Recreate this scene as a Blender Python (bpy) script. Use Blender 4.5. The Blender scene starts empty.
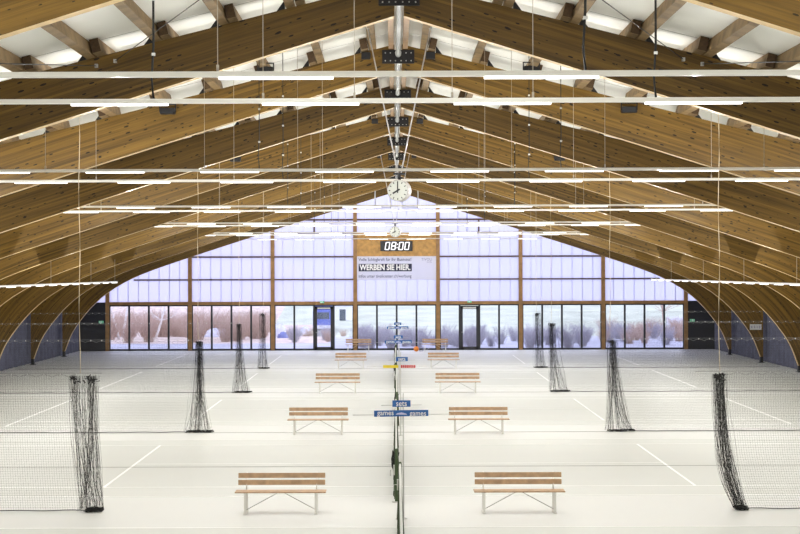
import bpy, math, random
from mathutils import Matrix, Vector, Euler
R = math.radians
random.seed(7)
scn = bpy.context.scene
COL = scn.collection

# ---------------------------------------------------------------- camera
F = 1580.0
CAMX, CAMH = -0.08, 4.667
cd = bpy.data.cameras.new('camera'); cam = bpy.data.objects.new('camera', cd); COL.objects.link(cam)
cd.sensor_width = 36; cd.lens = 36 * F / 800; cd.clip_end = 2000; cd.clip_start = 0.1
cd.shift_x = 4.8 / 800; cd.shift_y = 4.0 / 800
cam.matrix_world = Matrix.Translation((CAMX, 0, CAMH)) @ Matrix.Rotation(R(90), 4, 'X') @ Matrix.Rotation(-0.003, 4, 'Z')
scn.camera = cam
# ---------------------------------------------------------------- world: bright overcast sky
w = bpy.data.worlds.new('overcast'); scn.world = w; w.use_nodes = True
nt = w.node_tree; bg = nt.nodes['Background']
tc = nt.nodes.new('ShaderNodeTexCoord'); sp = nt.nodes.new('ShaderNodeSeparateXYZ'); cr = nt.nodes.new('ShaderNodeValToRGB')
nt.links.new(tc.outputs['Generated'], sp.inputs[0]); nt.links.new(sp.outputs['Z'], cr.inputs[0]); nt.links.new(cr.outputs[0], bg.inputs[0])
cr.color_ramp.elements[0].color = (0.90, 0.91, 1.0, 1); cr.color_ramp.elements[0].position = 0.0
cr.color_ramp.elements[1].color = (0.74, 0.78, 1.0, 1); cr.color_ramp.elements[1].position = 0.6
bg.inputs[1].default_value = 2.4
LED_GLOW = 3.0      # radiance of the tube's diffuser
LED_WATT = 3.0     # the light each tube throws down
LED_SPILL = 84.0    # the light each tube throws all round
# ---------------------------------------------------------------- exposure
vs = scn.view_settings
vs.view_transform = 'Standard'; vs.look = 'None'; vs.gamma = 1; vs.use_curve_mapping = False
vs.exposure = 0.0

# ================================================================ materials
def nmat(name):
    m = bpy.data.materials.new(name); m.use_nodes = True
    return m, m.node_tree, m.node_tree.nodes['Principled BSDF']
def mat(name, col, rough=0.5, metal=0.0, var=0.0, scale=6.0, spec=0.5):
    m, t, b = nmat(name)
    b.inputs['Roughness'].default_value = rough; b.inputs['Metallic'].default_value = metal
    b.inputs['Specular IOR Level'].default_value = spec
    n = t.nodes.new('ShaderNodeTexNoise'); n.inputs['Scale'].default_value = scale; n.inputs['Detail'].default_value = 3
    g = t.nodes.new('ShaderNodeTexCoord'); t.links.new(g.outputs['Object'], n.inputs['Vector'])
    r = t.nodes.new('ShaderNodeValToRGB'); t.links.new(n.outputs['Fac'], r.inputs[0])
    v = max(var, 0.02)
    r.color_ramp.elements[0].position = .3; r.color_ramp.elements[1].position = .7
    r.color_ramp.elements[0].color = (*[c * (1 - v) for c in col], 1)
    r.color_ramp.elements[1].color = (*[min(1, c * (1 + v)) for c in col], 1)
    t.links.new(r.outputs[0], b.inputs['Base Color'])
    return m
def emat(name, col, s):
    m, t, b = nmat(name)
    b.inputs['Base Color'].default_value = (*col, 1); b.inputs['Emission Color'].default_value = (*col, 1)
    b.inputs['Emission Strength'].default_value = s
    return m

def glulam(name, c0, c1, knot, lam=0.045, grain=1.0, rough=0.45):
    """spruce glulam: uses UV in metres (u along the grain, v across)."""
    m, t, b = nmat(name); N = t.nodes; L = t.links
    uv = N.new('ShaderNodeUVMap'); sep = N.new('ShaderNodeSeparateXYZ'); L.new(uv.outputs[0], sep.inputs[0])
    oi = N.new('ShaderNodeObjectInfo')
    def math_(op, a, bb=None):
        n = N.new('ShaderNodeMath'); n.operation = op
        for i, x in enumerate((a, bb)):
            if x is None: continue
            if isinstance(x, (int, float)): n.inputs[i].default_value = x
            else: L.new(x, n.inputs[i])
        return n.outputs[0]
    row = math_('FLOOR', math_('DIVIDE', sep.outputs['Y'], lam))
    frac = math_('FRACT', math_('DIVIDE', sep.outputs['Y'], lam))
    off = math_('MULTIPLY', oi.outputs['Random'], 50.0)
    cmb = N.new('ShaderNodeCombineXYZ'); L.new(math_('ADD', math_('MULTIPLY', sep.outputs['X'], .22), off), cmb.inputs[0]); L.new(math_('MULTIPLY', row, 3.7), cmb.inputs[1])
    wn = N.new('ShaderNodeTexNoise'); wn.inputs['Scale'].default_value = 1.0; wn.inputs['Detail'].default_value = 0
    L.new(cmb.outputs[0], wn.inputs['Vector'])
    c2 = N.new('ShaderNodeCombineXYZ'); L.new(math_('ADD', math_('MULTIPLY', sep.outputs['X'], 1.1 * grain), off), c2.inputs[0]); L.new(math_('MULTIPLY', sep.outputs['Y'], 32.0), c2.inputs[1])
    gn = N.new('ShaderNodeTexNoise'); gn.inputs['Scale'].default_value = 1.0; gn.inputs['Detail'].default_value = 4
    L.new(c2.outputs[0], gn.inputs['Vector'])
    fac = math_('ADD', math_('MULTIPLY', wn.outputs['Fac'], .9), math_('MULTIPLY', gn.outputs['Fac'], .55))
    r = N.new('ShaderNodeValToRGB'); L.new(math_('SUBTRACT', fac, .22), r.inputs[0])
    r.color_ramp.elements[0].position = .25; r.color_ramp.elements[0].color = (*c0, 1)
    r.color_ramp.elements[1].position = .75; r.color_ramp.elements[1].color = (*c1, 1)
    # knots
    c3 = N.new('ShaderNodeCombineXYZ'); L.new(math_('ADD', math_('MULTIPLY', sep.outputs['X'], 5.2), off), c3.inputs[0]); L.new(math_('MULTIPLY', sep.outputs['Y'], 17.0), c3.inputs[1])
    vo = N.new('ShaderNodeTexVoronoi'); vo.inputs['Scale'].default_value = 1.0; vo.inputs['Randomness'].default_value = 1.0
    L.new(c3.outputs[0], vo.inputs['Vector'])
    sc = N.new('ShaderNodeSeparateColor'); L.new(vo.outputs['Color'], sc.inputs[0])
    near = math_('LESS_THAN', vo.outputs['Distance'], math_('MULTIPLY', math_('MAXIMUM', math_('SUBTRACT', sc.outputs[0], .28), 0), .42))
    mx = N.new('ShaderNodeMix'); mx.data_type = 'RGBA'; L.new(math_('MULTIPLY', near, .95), mx.inputs['Factor'])
    L.new(r.outputs[0], mx.inputs[6]); mx.inputs[7].default_value = (*knot, 1)
    # glue line
    gl = math_('MULTIPLY', math_('LESS_THAN', frac, .09), .25)
    m2 = N.new('ShaderNodeMix'); m2.data_type = 'RGBA'; L.new(gl, m2.inputs['Factor']); L.new(mx.outputs[2], m2.inputs[6]); m2.inputs[7].default_value = (*[c * .5 for c in c0], 1)
    L.new(m2.outputs[2], b.inputs['Base Color']); b.inputs['Roughness'].default_value = rough
    b.inputs['Specular IOR Level'].default_value = .35
    return m

M = {}
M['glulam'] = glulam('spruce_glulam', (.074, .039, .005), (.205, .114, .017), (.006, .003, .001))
M['underside'] = mat('highlit_spruce', (.60, .42, .18), .5, var=.15)  # same frame timber, the highlight along its lower edge painted as a paler colour
M['purlin'] = mat('rough_timber', (.27, .18, .085), .7, var=.3, scale=4)
M['endgrain'] = mat('end_grain', (.07, .038, .014), .8, var=.3, scale=20)
M['ceiling'] = mat('white_roof_panel', (.93, .93, .87), .6, var=.03, scale=.6)
M['seam'] = mat('panel_seam', (.4, .4, .36), .7)
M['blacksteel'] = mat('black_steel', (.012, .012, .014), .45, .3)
M['rail'] = mat('white_lacquered_rail', (.80, .78, .72), .35)
M['led'] = emat('led_tube', (1.0, .985, .95), LED_GLOW)
M['led'].node_tree.nodes['Principled BSDF'].inputs['Base Color'].default_value = (.02, .02, .02, 1); M['led'].node_tree.nodes['Principled BSDF'].inputs['Specular IOR Level'].default_value = 0
M['wire'] = mat('thin_light_wire', (.50, .44, .36), .5)
M['cable'] = mat('black_cable', (.012, .012, .012), .5)
M['rope'] = mat('light_rope', (.62, .52, .36), .8)
M['pipe'] = mat('grey_pipe', (.40, .41, .40), .4)
M['floor'] = mat('pale_court_surface', (.64, .645, .625), .5, var=.012, scale=.25)
M['court'] = mat('court_surface', (.59, .60, .57), .5, var=.012, scale=.25)
M['line'] = mat('white_court_line', (.92, .92, .91), .5)
M['joint'] = mat('floor_joint', (.36, .36, .34), .7)
M['post'] = mat('brown_timber_post', (.28, .15, .05), .55, var=.2, scale=3)
M['board'] = mat('timber_board', (.42, .225, .055), .55, var=.25, scale=5)
M['frame'] = mat('anthracite_frame', (.010, .011, .016), .45)
M['darkwall'] = mat('anthracite_wall', (.012, .013, .02), .6)
M['redrail'] = mat('dark_timber_rail', (.085, .045, .035), .6, var=.2)
M['curtain'] = mat('dark_blue_curtain', (.095, .10, .155), .85, var=.15, scale=3)
M['sidewall'] = mat('side_wall_board', (.14, .095, .05), .7, var=.2)
M['backwall'] = mat('light_back_wall', (.55, .52, .46), .7)
M['benchwood'] = mat('bench_slat_wood', (.46, .30, .17), .5, var=.18, scale=8)
M['benchmetal'] = mat('bench_pale_steel', (.80, .79, .75), .4, .0)
M['net'] = mat('black_net_cord', (.012, .012, .012), .8)
M['greennet'] = mat('dark_green_net', (.03, .05, .018), .8)
M['cord'] = mat('grey_cord', (.22, .22, .22), .8)
M['ring'] = mat('white_ring', (.8, .8, .78), .5)
M['greenpost'] = mat('green_post', (.035, .065, .02), .4)
M['whiteband'] = mat('white_net_band', (.62, .63, .60), .6)
M['blue'] = mat('blue_board', (.008, .10, .36), .4)
M['white'] = mat('white_paint', (.85, .85, .85), .5)
M['yellow'] = mat('yellow_bead', (.8, .62, .02), .4)
M['red'] = mat('red_bead', (.5, .02, .012), .4)
M['orange'] = mat('orange_ball', (.85, .25, .02), .5)
M['steel'] = mat('galvanised_steel', (.55, .55, .53), .4, .5)
M['clockface'] = mat('clock_face', (.50, .52, .47), .35)
M['clockrim'] = mat('clock_rim', (.48, .46, .45), .35, .0)
M['black'] = mat('black_paint', (.008, .008, .01), .5)
M['navy'] = mat('navy_print', (.012, .014, .05), .6)
M['greyprint'] = mat('grey_print', (.33, .33, .42), .6)
M['digit'] = emat('lit_digit', (1, .97, 1.0), .6)
M['exit'] = emat('exit_green', (.12, .45, .25), .35)
M['signwhite'] = mat('sign_white', (.6, .6, .6), .5)
M['pave'] = mat('pale_paving', (.50, .50, .57), .8, var=.12, scale=.5)
M['grass'] = mat('winter_grass', (.55, .58, .44), .9, var=.14, scale=.35)
M['twig'] = mat('bare_twigs', (.55, .41, .33), .9, var=.25)
M['twigpale'] = mat('pale_twigs', (.45, .43, .47), .9, var=.2)
M['birch'] = mat('birch_bark', (.80, .77, .74), .8, var=.15)
M['earth'] = mat('leaf_litter', (.68, .55, .46), .9, var=.25, scale=1.5)
M['carpaint'] = mat('pale_car_paint', (.62, .64, .68), .25)
M['carglass'] = mat('car_glass', (.10, .12, .15), .1)
M['tyre'] = mat('tyre', (.03, .03, .03), .8)
M['truckblue'] = mat('blue_truck_paint', (.13, .17, .50), .4)
M['tarp'] = mat('white_tarp', (.72, .72, .80), .7, var=.1, scale=2)
M['tarpblue'] = mat('blue_tarp', (.22, .26, .55), .7)
M['greenobj'] = mat('green_container_paint', (.12, .22, .16), .6)
# glass
m, t, b = nmat('window_glass'); M['glass'] = m
tr = t.nodes.new('ShaderNodeBsdfTransparent'); tr.inputs[0].default_value = (.93, .94, 1, 1)
gl = t.nodes.new('ShaderNodeBsdfGlossy'); gl.inputs['Roughness'].default_value = .03
mx = t.nodes.new('ShaderNodeMixShader'); mx.inputs[0].default_value = .05
t.links.new(tr.outputs[0], mx.inputs[1]); t.links.new(gl.outputs[0], mx.inputs[2]); t.links.new(mx.outputs[0], t.nodes['Material Output'].inputs[0])
# translucent multiwall sheet
m, t, b = nmat('translucent_sheet'); M['poly'] = m
tl = t.nodes.new('ShaderNodeBsdfTranslucent'); tl.inputs[0].default_value = (.80, .80, .93, 1)
tr = t.nodes.new('ShaderNodeBsdfTransparent'); tr.inputs[0].default_value = (.82, .82, .95, 1)
df = t.nodes.new('ShaderNodeBsdfDiffuse'); df.inputs[0].default_value = (.8, .8, .9, 1)
mx = t.nodes.new('ShaderNodeMixShader'); mx.inputs[0].default_value = .35
m3 = t.nodes.new('ShaderNodeMixShader'); m3.inputs[0].default_value = .06
t.links.new(tl.outputs[0], mx.inputs[1]); t.links.new(tr.outputs[0], mx.inputs[2])
t.links.new(mx.outputs[0], m3.inputs[1]); t.links.new(df.outputs[0], m3.inputs[2]); t.links.new(m3.outputs[0], t.nodes['Material Output'].inputs[0])
m, t, b = nmat('banner_fabric'); M['banner'] = m
tl = t.nodes.new('ShaderNodeBsdfTranslucent'); tl.inputs[0].default_value = (.96, .96, 1, 1)
b.inputs['Base Color'].default_value = (.74, .74, .78, 1); b.inputs['Roughness'].default_value = .6
mx = t.nodes.new('ShaderNodeMixShader'); mx.inputs[0].default_value = .5
t.links.new(b.outputs[0], mx.inputs[1]); t.links.new(tl.outputs[0], mx.inputs[2]); t.links.new(mx.outputs[0], t.nodes['Material Output'].inputs[0])
M['polyrib'] = mat('sheet_rib', (.60, .60, .80), .5)

# ================================================================ mesh builder
class MB:
    def __init__(s): s.v = []; s.f = []; s.m = []; s.uv = []; s.mats = []; s.smooth = []
    def mi(s, m):
        if m not in s.mats: s.mats.append(m)
        return s.mats.index(m)
    def face(s, pts, m, uv=None, smooth=False):
        i = len(s.v); s.v += [tuple(p) for p in pts]; s.f.append(tuple(range(i, i + len(pts)))); s.m.append(s.mi(m)); s.uv.append(uv); s.smooth.append(smooth)
    def box(s, a, b, m, M4=None):
        x0, y0, z0 = [min(p, q) for p, q in zip(a, b)]; x1, y1, z1 = [max(p, q) for p, q in zip(a, b)]
        P = [(x0, y0, z0), (x1, y0, z0), (x1, y1, z0), (x0, y1, z0), (x0, y0, z1), (x1, y0, z1), (x1, y1, z1), (x0, y1, z1)]
        if M4 is not None: P = [tuple(M4 @ Vector(p)) for p in P]
        i = len(s.v); s.v += P; k = s.mi(m)
        for q in ((0, 3, 2, 1), (4, 5, 6, 7), (0, 1, 5, 4), (1, 2, 6, 5), (2, 3, 7, 6), (3, 0, 4, 7)):
            s.f.append(tuple(i + j for j in q)); s.m.append(k); s.uv.append(None); s.smooth.append(False)
        return s
    def tube(s, pts, r, m, n=6, cap=True, rr=None):
        pts = [Vector(p) for p in pts]; k = s.mi(m); base = len(s.v); N = len(pts)
        for j, p in enumerate(pts):
            d = (pts[min(j + 1, N - 1)] - pts[max(j - 1, 0)]).normalized()
            u = d.cross(Vector((0, 0, 1)));
            if u.length < 1e-3: u = Vector((1, 0, 0))
            u.normalize(); w_ = d.cross(u)
            rad = rr[j] if rr else r
            for q in range(n):
                a = 2 * math.pi * q / n + math.pi / n
                s.v.append(tuple(p + rad * (math.cos(a) * u + math.sin(a) * w_)))
        for j in range(N - 1):
            for q in range(n):
                a = base + j * n + q; b_ = base + j * n + (q + 1) % n
                s.f.append((a, b_, b_ + n, a + n)); s.m.append(k); s.uv.append(None); s.smooth.append(n > 4)
        if cap and n > 2:
            s.f.append(tuple(base + q for q in range(n))[::-1]); s.m.append(k); s.uv.append(None); s.smooth.append(False)
            s.f.append(tuple(base + (N - 1) * n + q for q in range(n))); s.m.append(k); s.uv.append(None); s.smooth.append(False)
        return s
    def lathe(s, prof, m, n=20, M4=None):
        """profile of (r, h) about the Z axis"""
        k = s.mi(m); base = len(s.v); N = len(prof)
        for r_, h in prof:
            for q in range(n):
                a = 2 * math.pi * q / n; p = Vector((r_ * math.cos(a), r_ * math.sin(a), h))
                s.v.append(tuple(M4 @ p if M4 is not None else p))
        for j in range(N - 1):
            for q in range(n):
                a = base + j * n + q; b_ = base + j * n + (q + 1) % n
                s.f.append((a, b_, b_ + n, a + n)); s.m.append(k); s.uv.append(None); s.smooth.append(True)
        return s
    def prism(s, poly, y0, y1, m, ax='Y', M4=None):
        """extrude polygon given in (x,z) along y"""
        n = len(poly)
        def P(p, y): 
            v = Vector((p[0], y, p[1])); return tuple(M4 @ v) if M4 is not None else tuple(v)
        i = len(s.v); s.v += [P(p, y0) for p in poly] + [P(p, y1) for p in poly]; k = s.mi(m)
        fs = [tuple(i + j for j in range(n)), tuple(i + n + j for j in range(n))[::-1]]
        fs += [(i + j, i + n + j, i + n + (j + 1) % n, i + (j + 1) % n) for j in range(n)]
        for f in fs: s.f.append(f); s.m.append(k); s.uv.append(None); s.smooth.append(False)
        return s
    def build(s, name, parent=None, bevel=0):
        me = bpy.data.meshes.new(name); me.from_pydata(s.v, [], s.f)
        for m in s.mats: me.materials.append(M[m])
        for p, k, sm in zip(me.polygons, s.m, s.smooth): p.material_index = k; p.use_smooth = sm
        if any(u is not None for u in s.uv):
            L = me.uv_layers.new(name='UVMap')
            for p, u in zip(me.polygons, s.uv):
                if u:
                    for li, c in zip(p.loop_indices, u): L.data[li].uv = c
        me.validate(); me.update()
        o = bpy.data.objects.new(name, me); COL.objects.link(o)
        if parent: o.parent = parent
        if bevel:
            bm = o.modifiers.new('bevel', 'BEVEL'); bm.width = bevel; bm.segments = 1; bm.limit_method = 'ANGLE'
        return o

def tag(o, label=None, cat=None, group=None, kind=None):
    if label: o['label'] = label
    if cat: o['category'] = cat
    if group: o['group'] = group
    if kind: o['kind'] = kind
    return o
def empty(name, loc=(0, 0, 0), rz=0):
    o = bpy.data.objects.new(name, None); COL.objects.link(o); o.location = loc; o.rotation_euler = (0, 0, rz); o.empty_display_size = .2
    return o
KIDS = {}
def copy_tree(o, parent=None):
    c = o.copy(); COL.objects.link(c); c.parent = parent
    for ch in [x for x in list(COL.objects) if x.parent == o]:
        copy_tree(ch, c)
    return c
def text(name, s, size, m, parent, loc, width=None, ext=.004, align='CENTER', shear=0, rot=None, bold=0):
    cu = bpy.data.curves.new(name, 'FONT'); cu.body = s; cu.size = size; cu.extrude = ext; cu.align_x = align; cu.align_y = 'CENTER'
    cu.shear = shear; cu.offset = bold; cu.materials.append(M[m]); cu.resolution_u = 3
    o = bpy.data.objects.new(name, cu); COL.objects.link(o); o.parent = parent; o.location = loc
    o.rotation_euler = rot or (R(90), 0, 0)
    bpy.context.view_layer.update()
    me = bpy.data.meshes.new_from_object(o.evaluated_get(bpy.context.evaluated_depsgraph_get()))
    bpy.data.objects.remove(o); o = bpy.data.objects.new(name, me); COL.objects.link(o); o.parent = parent
    xs = [v.co.x for v in me.vertices]; k = width / (max(xs) - min(xs)) if width else 1
    for v in me.vertices: v.co.x *= k
    o.location = loc; o.rotation_euler = rot or (R(90), 0, 0)
    return o

# ================================================================ hall dimensions
WALLY = 93.2
RIDGE_B, RIDGE_T = 9.05, 9.62            # underside / top of the frames at the ridge
SLOPE = 0.252
FR = [19.25] + [27.0 + 7.5 * k for k in range(9)]  # frames
DIV = [30.8, 45.8, 60.8, 75.8]
HALF = 18.4
def rooftop(x): return RIDGE_T - SLOPE * abs(x)
def ceil_z(x): return rooftop(x) + .25

# ---------------------------------------------------------------- floor (one mesh: surface, courts, lines, joints)
fb = MB()
fb.box((-19.1, -6.2, -.3), (19.1, WALLY + .1, 0), 'floor')
NETY = [23.3 + 15 * k for k in range(-1, 5)]
for cy in NETY:
    if cy > 90: continue
    fb.box((-18.0, cy - 5.485, -.01), (18.0, cy + 5.485, .003), 'court')
    z0, z1 = .0, .006
    def ln(xa, ya, xb, yb): fb.box((xa, ya, z0), (xb, yb, z1), 'line')
    for s_ in (-1, 1):
        yd = cy + s_ * 5.485; ln(-11.885, yd - .05, 11.885, yd + .0)
        ys = cy + s_ * 4.115; ln(-11.885, ys - .03, 11.885, ys + .03)
        ln(s_ * 11.885 - .05, cy - 5.485, s_ * 11.885 + .05, cy + 5.485)
        ln(s_ * 6.4 - .03, cy - 4.085, s_ * 6.4 + .03, cy + 4.085)
    ln(-6.4, cy - .03, 6.4, cy + .03)
for y in (37.7, 45.7, 60.7, 75.7):
    fb.box((-18.6, y - .018, .0), (18.6, y + .018, .009), 'joint')
tag(fb.build('floor'), kind='structure')

# ---------------------------------------------------------------- roof / walls
cb = MB()
for s_ in (-1, 1):
    e = 19.3
    cb.prism([(0, ceil_z(0)), (s_ * e, ceil_z(e)), (s_ * e, ceil_z(e) + .3), (0, ceil_z(0) + .3)], -6.2, WALLY + .4, 'ceiling')
    # shallow panel joints across the slope
    for y in [FR[0] - 3.75 + 3.75 * k for k in range(21)]:
        cb.prism([(0, ceil_z(0) - .004), (s_ * 19, ceil_z(19) - .004), (s_ * 19, ceil_z(19) + .01), (0, ceil_z(0) + .01)], y - .008, y + .008, 'seam')
tag(cb.build('ceiling'), kind='structure')
for s_, nm in ((-1, 'wall_left'), (1, 'wall_right')):
    b_ = MB(); b_.box((s_ * 18.9, -6.2, 0), (s_ * 19.2, WALLY + .3, ceil_z(18.9) - .01), 'sidewall')
    tag(b_.build(nm), kind='structure')
b_ = MB(); b_.prism([(-18.9, 0), (18.9, 0), (18.9, ceil_z(18.9)), (0, ceil_z(0)), (-18.9, ceil_z(18.9))], -6.2, -6.0, 'backwall')
tag(b_.build('wall_back'), kind='structure')

# ---------------------------------------------------------------- glazed gable wall
POSTX = [-17.05, -12.18, -7.31, -2.44, 2.44, 7.31, 12.18, 17.05]
g = MB(); Y0 = WALLY
# timber posts and rails
for x in POSTX:
    g.box((x - .11, Y0 - .12, 0), (x + .11, Y0 + .1, ceil_z(x) - .03), 'post')
g.box((-17.05, Y0 - .10, 2.70), (17.05, Y0 + .1, 2.88), 'post')
for (z, x0, x1, th) in ((4.18, -15.5, -2.44, .08), (4.18, 2.44, 15.5, .08), (5.52, -12.18, -2.44, .09), (5.52, 2.44, 12.18, .09), (6.93, -7.31, -2.44, .08), (6.93, 2.44, 7.31, .08), (7.70, -7.2, 7.2, .10)):
    g.box((x0, Y0 - .08, z - th / 2), (x1, Y0 + .06, z + th / 2), 'redrail')
for s_ in (-1, 1):
    g.box((s_ * 4.85 - .05, Y0 - .08, 6.93), (s_ * 4.85 + .05, Y0 + .05, 7.70), 'redrail')
    g.box((s_ * 17.16, Y0 - .05, 0), (s_ * 18.9, Y0 + .1, 2.86), 'darkwall')
g.box((-2.33, Y0 - .06, 5.5), (2.33, Y0 + .03, 6.95), 'board')
g.box((-18.9, Y0 - .02, -.1), (18.9, Y0 + .2, .03), 'frame')
tag(g.build('wall_front'), kind='structure')
# translucent sheets above
p = MB()
edges = [-18.9] + POSTX + [18.9]
for a, b2 in zip(edges[:-1], edges[1:]):
    xs = [a, b2] if a * b2 >= 0 else [a, 0, b2]
    pts = [(a, 2.86)] + [(b2, 2.86)] + [(b2, ceil_z(b2) - .02)] + ([(0, ceil_z(0) - .02)] if a * b2 < 0 else []) + [(a, ceil_z(a) - .02)]
    p.prism(pts, Y0 - .02, Y0 + .03, 'poly')
    n = max(1, round((b2 - a) / .61)); 
    for k in range(1, n):
        x = a + (b2 - a) * k / n
        p.box((x - .018, Y0 - .032, 2.9), (x + .018, Y0 - .0, ceil_z(x) - .05), 'polyrib')
tag(p.build('window_8'), kind='structure')
# glazed bays
dn = 0
for i, (a, b2) in enumerate(zip(POSTX[:-1], POSTX[1:])):
    a += .11; b2 -= .11; wd = (b2 - a) / 4
    fr = MB(); t_ = .055
    doorcol = {2: 2, 4: 1}.get(i)
    fr.box((a, Y0 - .05, 0.0), (b2, Y0 + .05, .11), 'frame'); fr.box((a, Y0 - .05, 2.62), (b2, Y0 + .05, 2.70), 'frame')
    for k in range(5):
        x = a + k * wd; fr.box((x - t_, Y0 - .05, .1), (x + t_, Y0 + .05, 2.63), 'frame')
    wo = tag(fr.build('window_%d' % (i + 1)), kind='structure')
    for k in range(4):
        if k == doorcol: continue
        x = a + k * wd; q = MB(); q.box((x + t_, Y0 - .008, .11), (x + wd - t_, Y0 + .008, 2.62), 'glass'); q.build('pane', wo)
    if doorcol is not None:
        dn += 1; x0 = a + doorcol * wd + t_; x1 = x0 + wd - 2 * t_
        d = MB()
        for xx in (x0, x1 - .13): d.box((xx, Y0 - .07, .02), (xx + .13, Y0 + .03, 2.6), 'frame')
        d.box((x0, Y0 - .07, .02), (x1, Y0 + .03, .2), 'frame'); d.box((x0, Y0 - .07, 2.42), (x1, Y0 + .03, 2.6), 'frame')
        do = tag(d.build('door_%d' % dn), kind='structure')
        q = MB(); q.box((x0 + .13, Y0 - .03, .2), (x1 - .13, Y0 - .01, 2.42), 'glass'); q.build('pane', do)
        q = MB(); q.tube([(x0 + .07, Y0 - .12, 1.05), (x0 + .22, Y0 - .12, 1.05)], .015, 'steel'); q.tube([(x0 + .07, Y0 - .12, 1.05), (x0 + .07, Y0 - .06, 1.05)], .012, 'steel'); q.build('door_handle', do)
        q = MB(); q.box((x0 + .15, Y0 - .12, 2.45), (x1 - .15, Y0 - .07, 2.52), 'steel'); q.build('door_closer', do)
        e = MB(); xc = (x0 + x1) / 2 - (.1 if dn == 1 else 0)
        e.box((xc - .12, Y0 - .16, 2.79), (xc + .12, Y0 - .12, 2.91), 'exit'); e.box((xc - .02, Y0 - .165, 2.81), (xc + .03, Y0 - .16, 2.89), 'white'); e.prism([(xc - .10, 2.85), (xc - .05, 2.88), (xc - .05, 2.82)], Y0 - .166, Y0 - .16, 'white')
        tag(e.build('exit_sign'), 'small green exit sign above the ' + ('left' if dn == 1 else 'right') + ' glass door of the end wall', 'exit sign', 'green exit signs')
for s_, nm in ((-1, 'left'), (1, 'right')):
    e = MB(); xc = s_ * 17.42
    e.box((xc - .14, Y0 - .10, 1.63), (xc + .14, Y0 - .05, 1.78), 'exit'); e.box((xc - .02, Y0 - .108, 1.65), (xc + .03, Y0 - .10, 1.77), 'white'); e.prism([(xc + s_ * .12, 1.71), (xc + s_ * .07, 1.76), (xc + s_ * .07, 1.66)], Y0 - .109, Y0 - .10, 'white')
    tag(e.build('exit_sign'), 'small green exit sign on the dark panel in the far %s corner' % nm, 'exit sign', 'green exit signs')

# ---------------------------------------------------------------- digital clock and banner on the gable
dc = empty('digital_clock', (.0, Y0 - .07, 6.14))
bx = MB(); bx.box((-.95, -.14, -.30), (.95, 0, .30), 'black'); bx.build('housing', dc, .01)
SEG = {'0': 'abcdef', '8': 'abcdefg'}
def digit(ch, cx):
    d = MB(); wv, hv, th = .22, .42, .055
    def sk(x, z): return (cx + x + z * .16, z)
    segs = {'a': (-wv / 2, wv / 2, hv / 2 - th / 2, hv / 2 + th / 2), 'g': (-wv / 2, wv / 2, -th / 2, th / 2), 'd': (-wv / 2, wv / 2, -hv / 2 - th / 2, -hv / 2 + th / 2),
            'b': (wv / 2 - th / 2, wv / 2 + th / 2, 0, hv / 2), 'c': (wv / 2 - th / 2, wv / 2 + th / 2, -hv / 2, 0), 'f': (-wv / 2 - th / 2, -wv / 2 + th / 2, 0, hv / 2), 'e': (-wv / 2 - th / 2, -wv / 2 + th / 2, -hv / 2, 0)}
    for c in SEG[ch]:
        x0, x1, z0, z1 = segs[c]; d.prism([sk(x0, z0), sk(x1, z0), sk(x1, z1), sk(x0, z1)], -.150, -.139, 'digit')
    return d.build('digit', dc)
for ch, cx in zip('0800', (-.53, -.17, .27, .62)): digit(ch, cx)
for z in (.1, -.1):
    d = MB(); d.prism([(z * .16 + .015, z - .03), (z * .16 + .075, z - .03), (z * .16 + .085, z + .03), (z * .16 + .025, z + .03)], -.150, -.139, 'digit'); d.build('colon_dot', dc)
tag(dc, 'black digital clock reading 08:00 in white digits on the timber panel', 'clock')
bn = empty('banner', (.0, Y0 - .16, 4.84))
q = MB(); q.box((-2.33, -.012, -.70), (2.33, .012, .70), 'banner'); q.build('cloth', bn)
text('headline', 'Volle Schlagkraft für Ihr Business!', .26, 'navy', bn, (-.68, -.016, .50), 3.1)
q = MB(); q.box((-2.23, -.018, -.19), (.90, -.010, .25), 'navy'); q.build('slogan_bar', bn)
text('slogan', 'WERBEN SIE HIER.', .46, 'white', bn, (-.67, -.024, .03), 3.0, bold=.014)
text('web_address', 'Infos unter tivolicenter.ch/werbung', .26, 'navy', bn, (-.68, -.016, -.48), 3.1)
text('emblem', 'TIVOLI', .22, 'greyprint', bn, (1.78, -.016, .50), .62)
text('emblem', 'CENTER', .10, 'greyprint', bn, (1.92, -.016, .34), .3)
tag(bn, 'pale advertising banner reading WERBEN SIE HIER. under the timber panel', 'banner')

# ---------------------------------------------------------------- curved glulam frames
def catmull(P, n):
    out = []
    for i in range(len(P) - 1):
        p0 = P[max(i - 1, 0)]; p1 = P[i]; p2 = P[i + 1]; p3 = P[min(i + 2, len(P) - 1)]
        for k in range(n):
            t_ = k / n
            out.append(tuple(.5 * ((2 * b_) + (-a_ + c_) * t_ + (2 * a_ - 5 * b_ + 4 * c_ - d_) * t_ ** 2 + (-a_ + 3 * b_ - 3 * c_ + d_) * t_ ** 3) for a_, b_, c_, d_ in zip(p0, p1, p2, p3)))
    out.append(P[-1]); return out
INNER = [(.08, 9.01), (4, 7.80), (8, 6.54), (11.4, 5.44), (13.4, 4.76), (14.7, 4.22), (15.8, 3.58), (16.65, 2.88), (17.35, 2.08), (17.9, 1.25), (18.27, .30)]
inner = catmull(INNER, 5)
outer = []
NI = len(inner)
for j, (x, z) in enumerate(inner):
    if x < 13.0: outer.append((x + (x / 13) * .55, rooftop(x + (x / 13) * .55)))
    else:
        # fan from the roof line round the knee down the outer face
        f = (x - 13.0) / (18.27 - 13.0)
        L1 = HALF - 13.55; L2 = rooftop(HALF) - .30; s = f ** 1.15 * (L1 + L2)
        if s < L1: outer.append((13.55 + s, rooftop(13.55 + s)))
        else: outer.append((HALF, rooftop(HALF) - (s - L1)))
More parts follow.
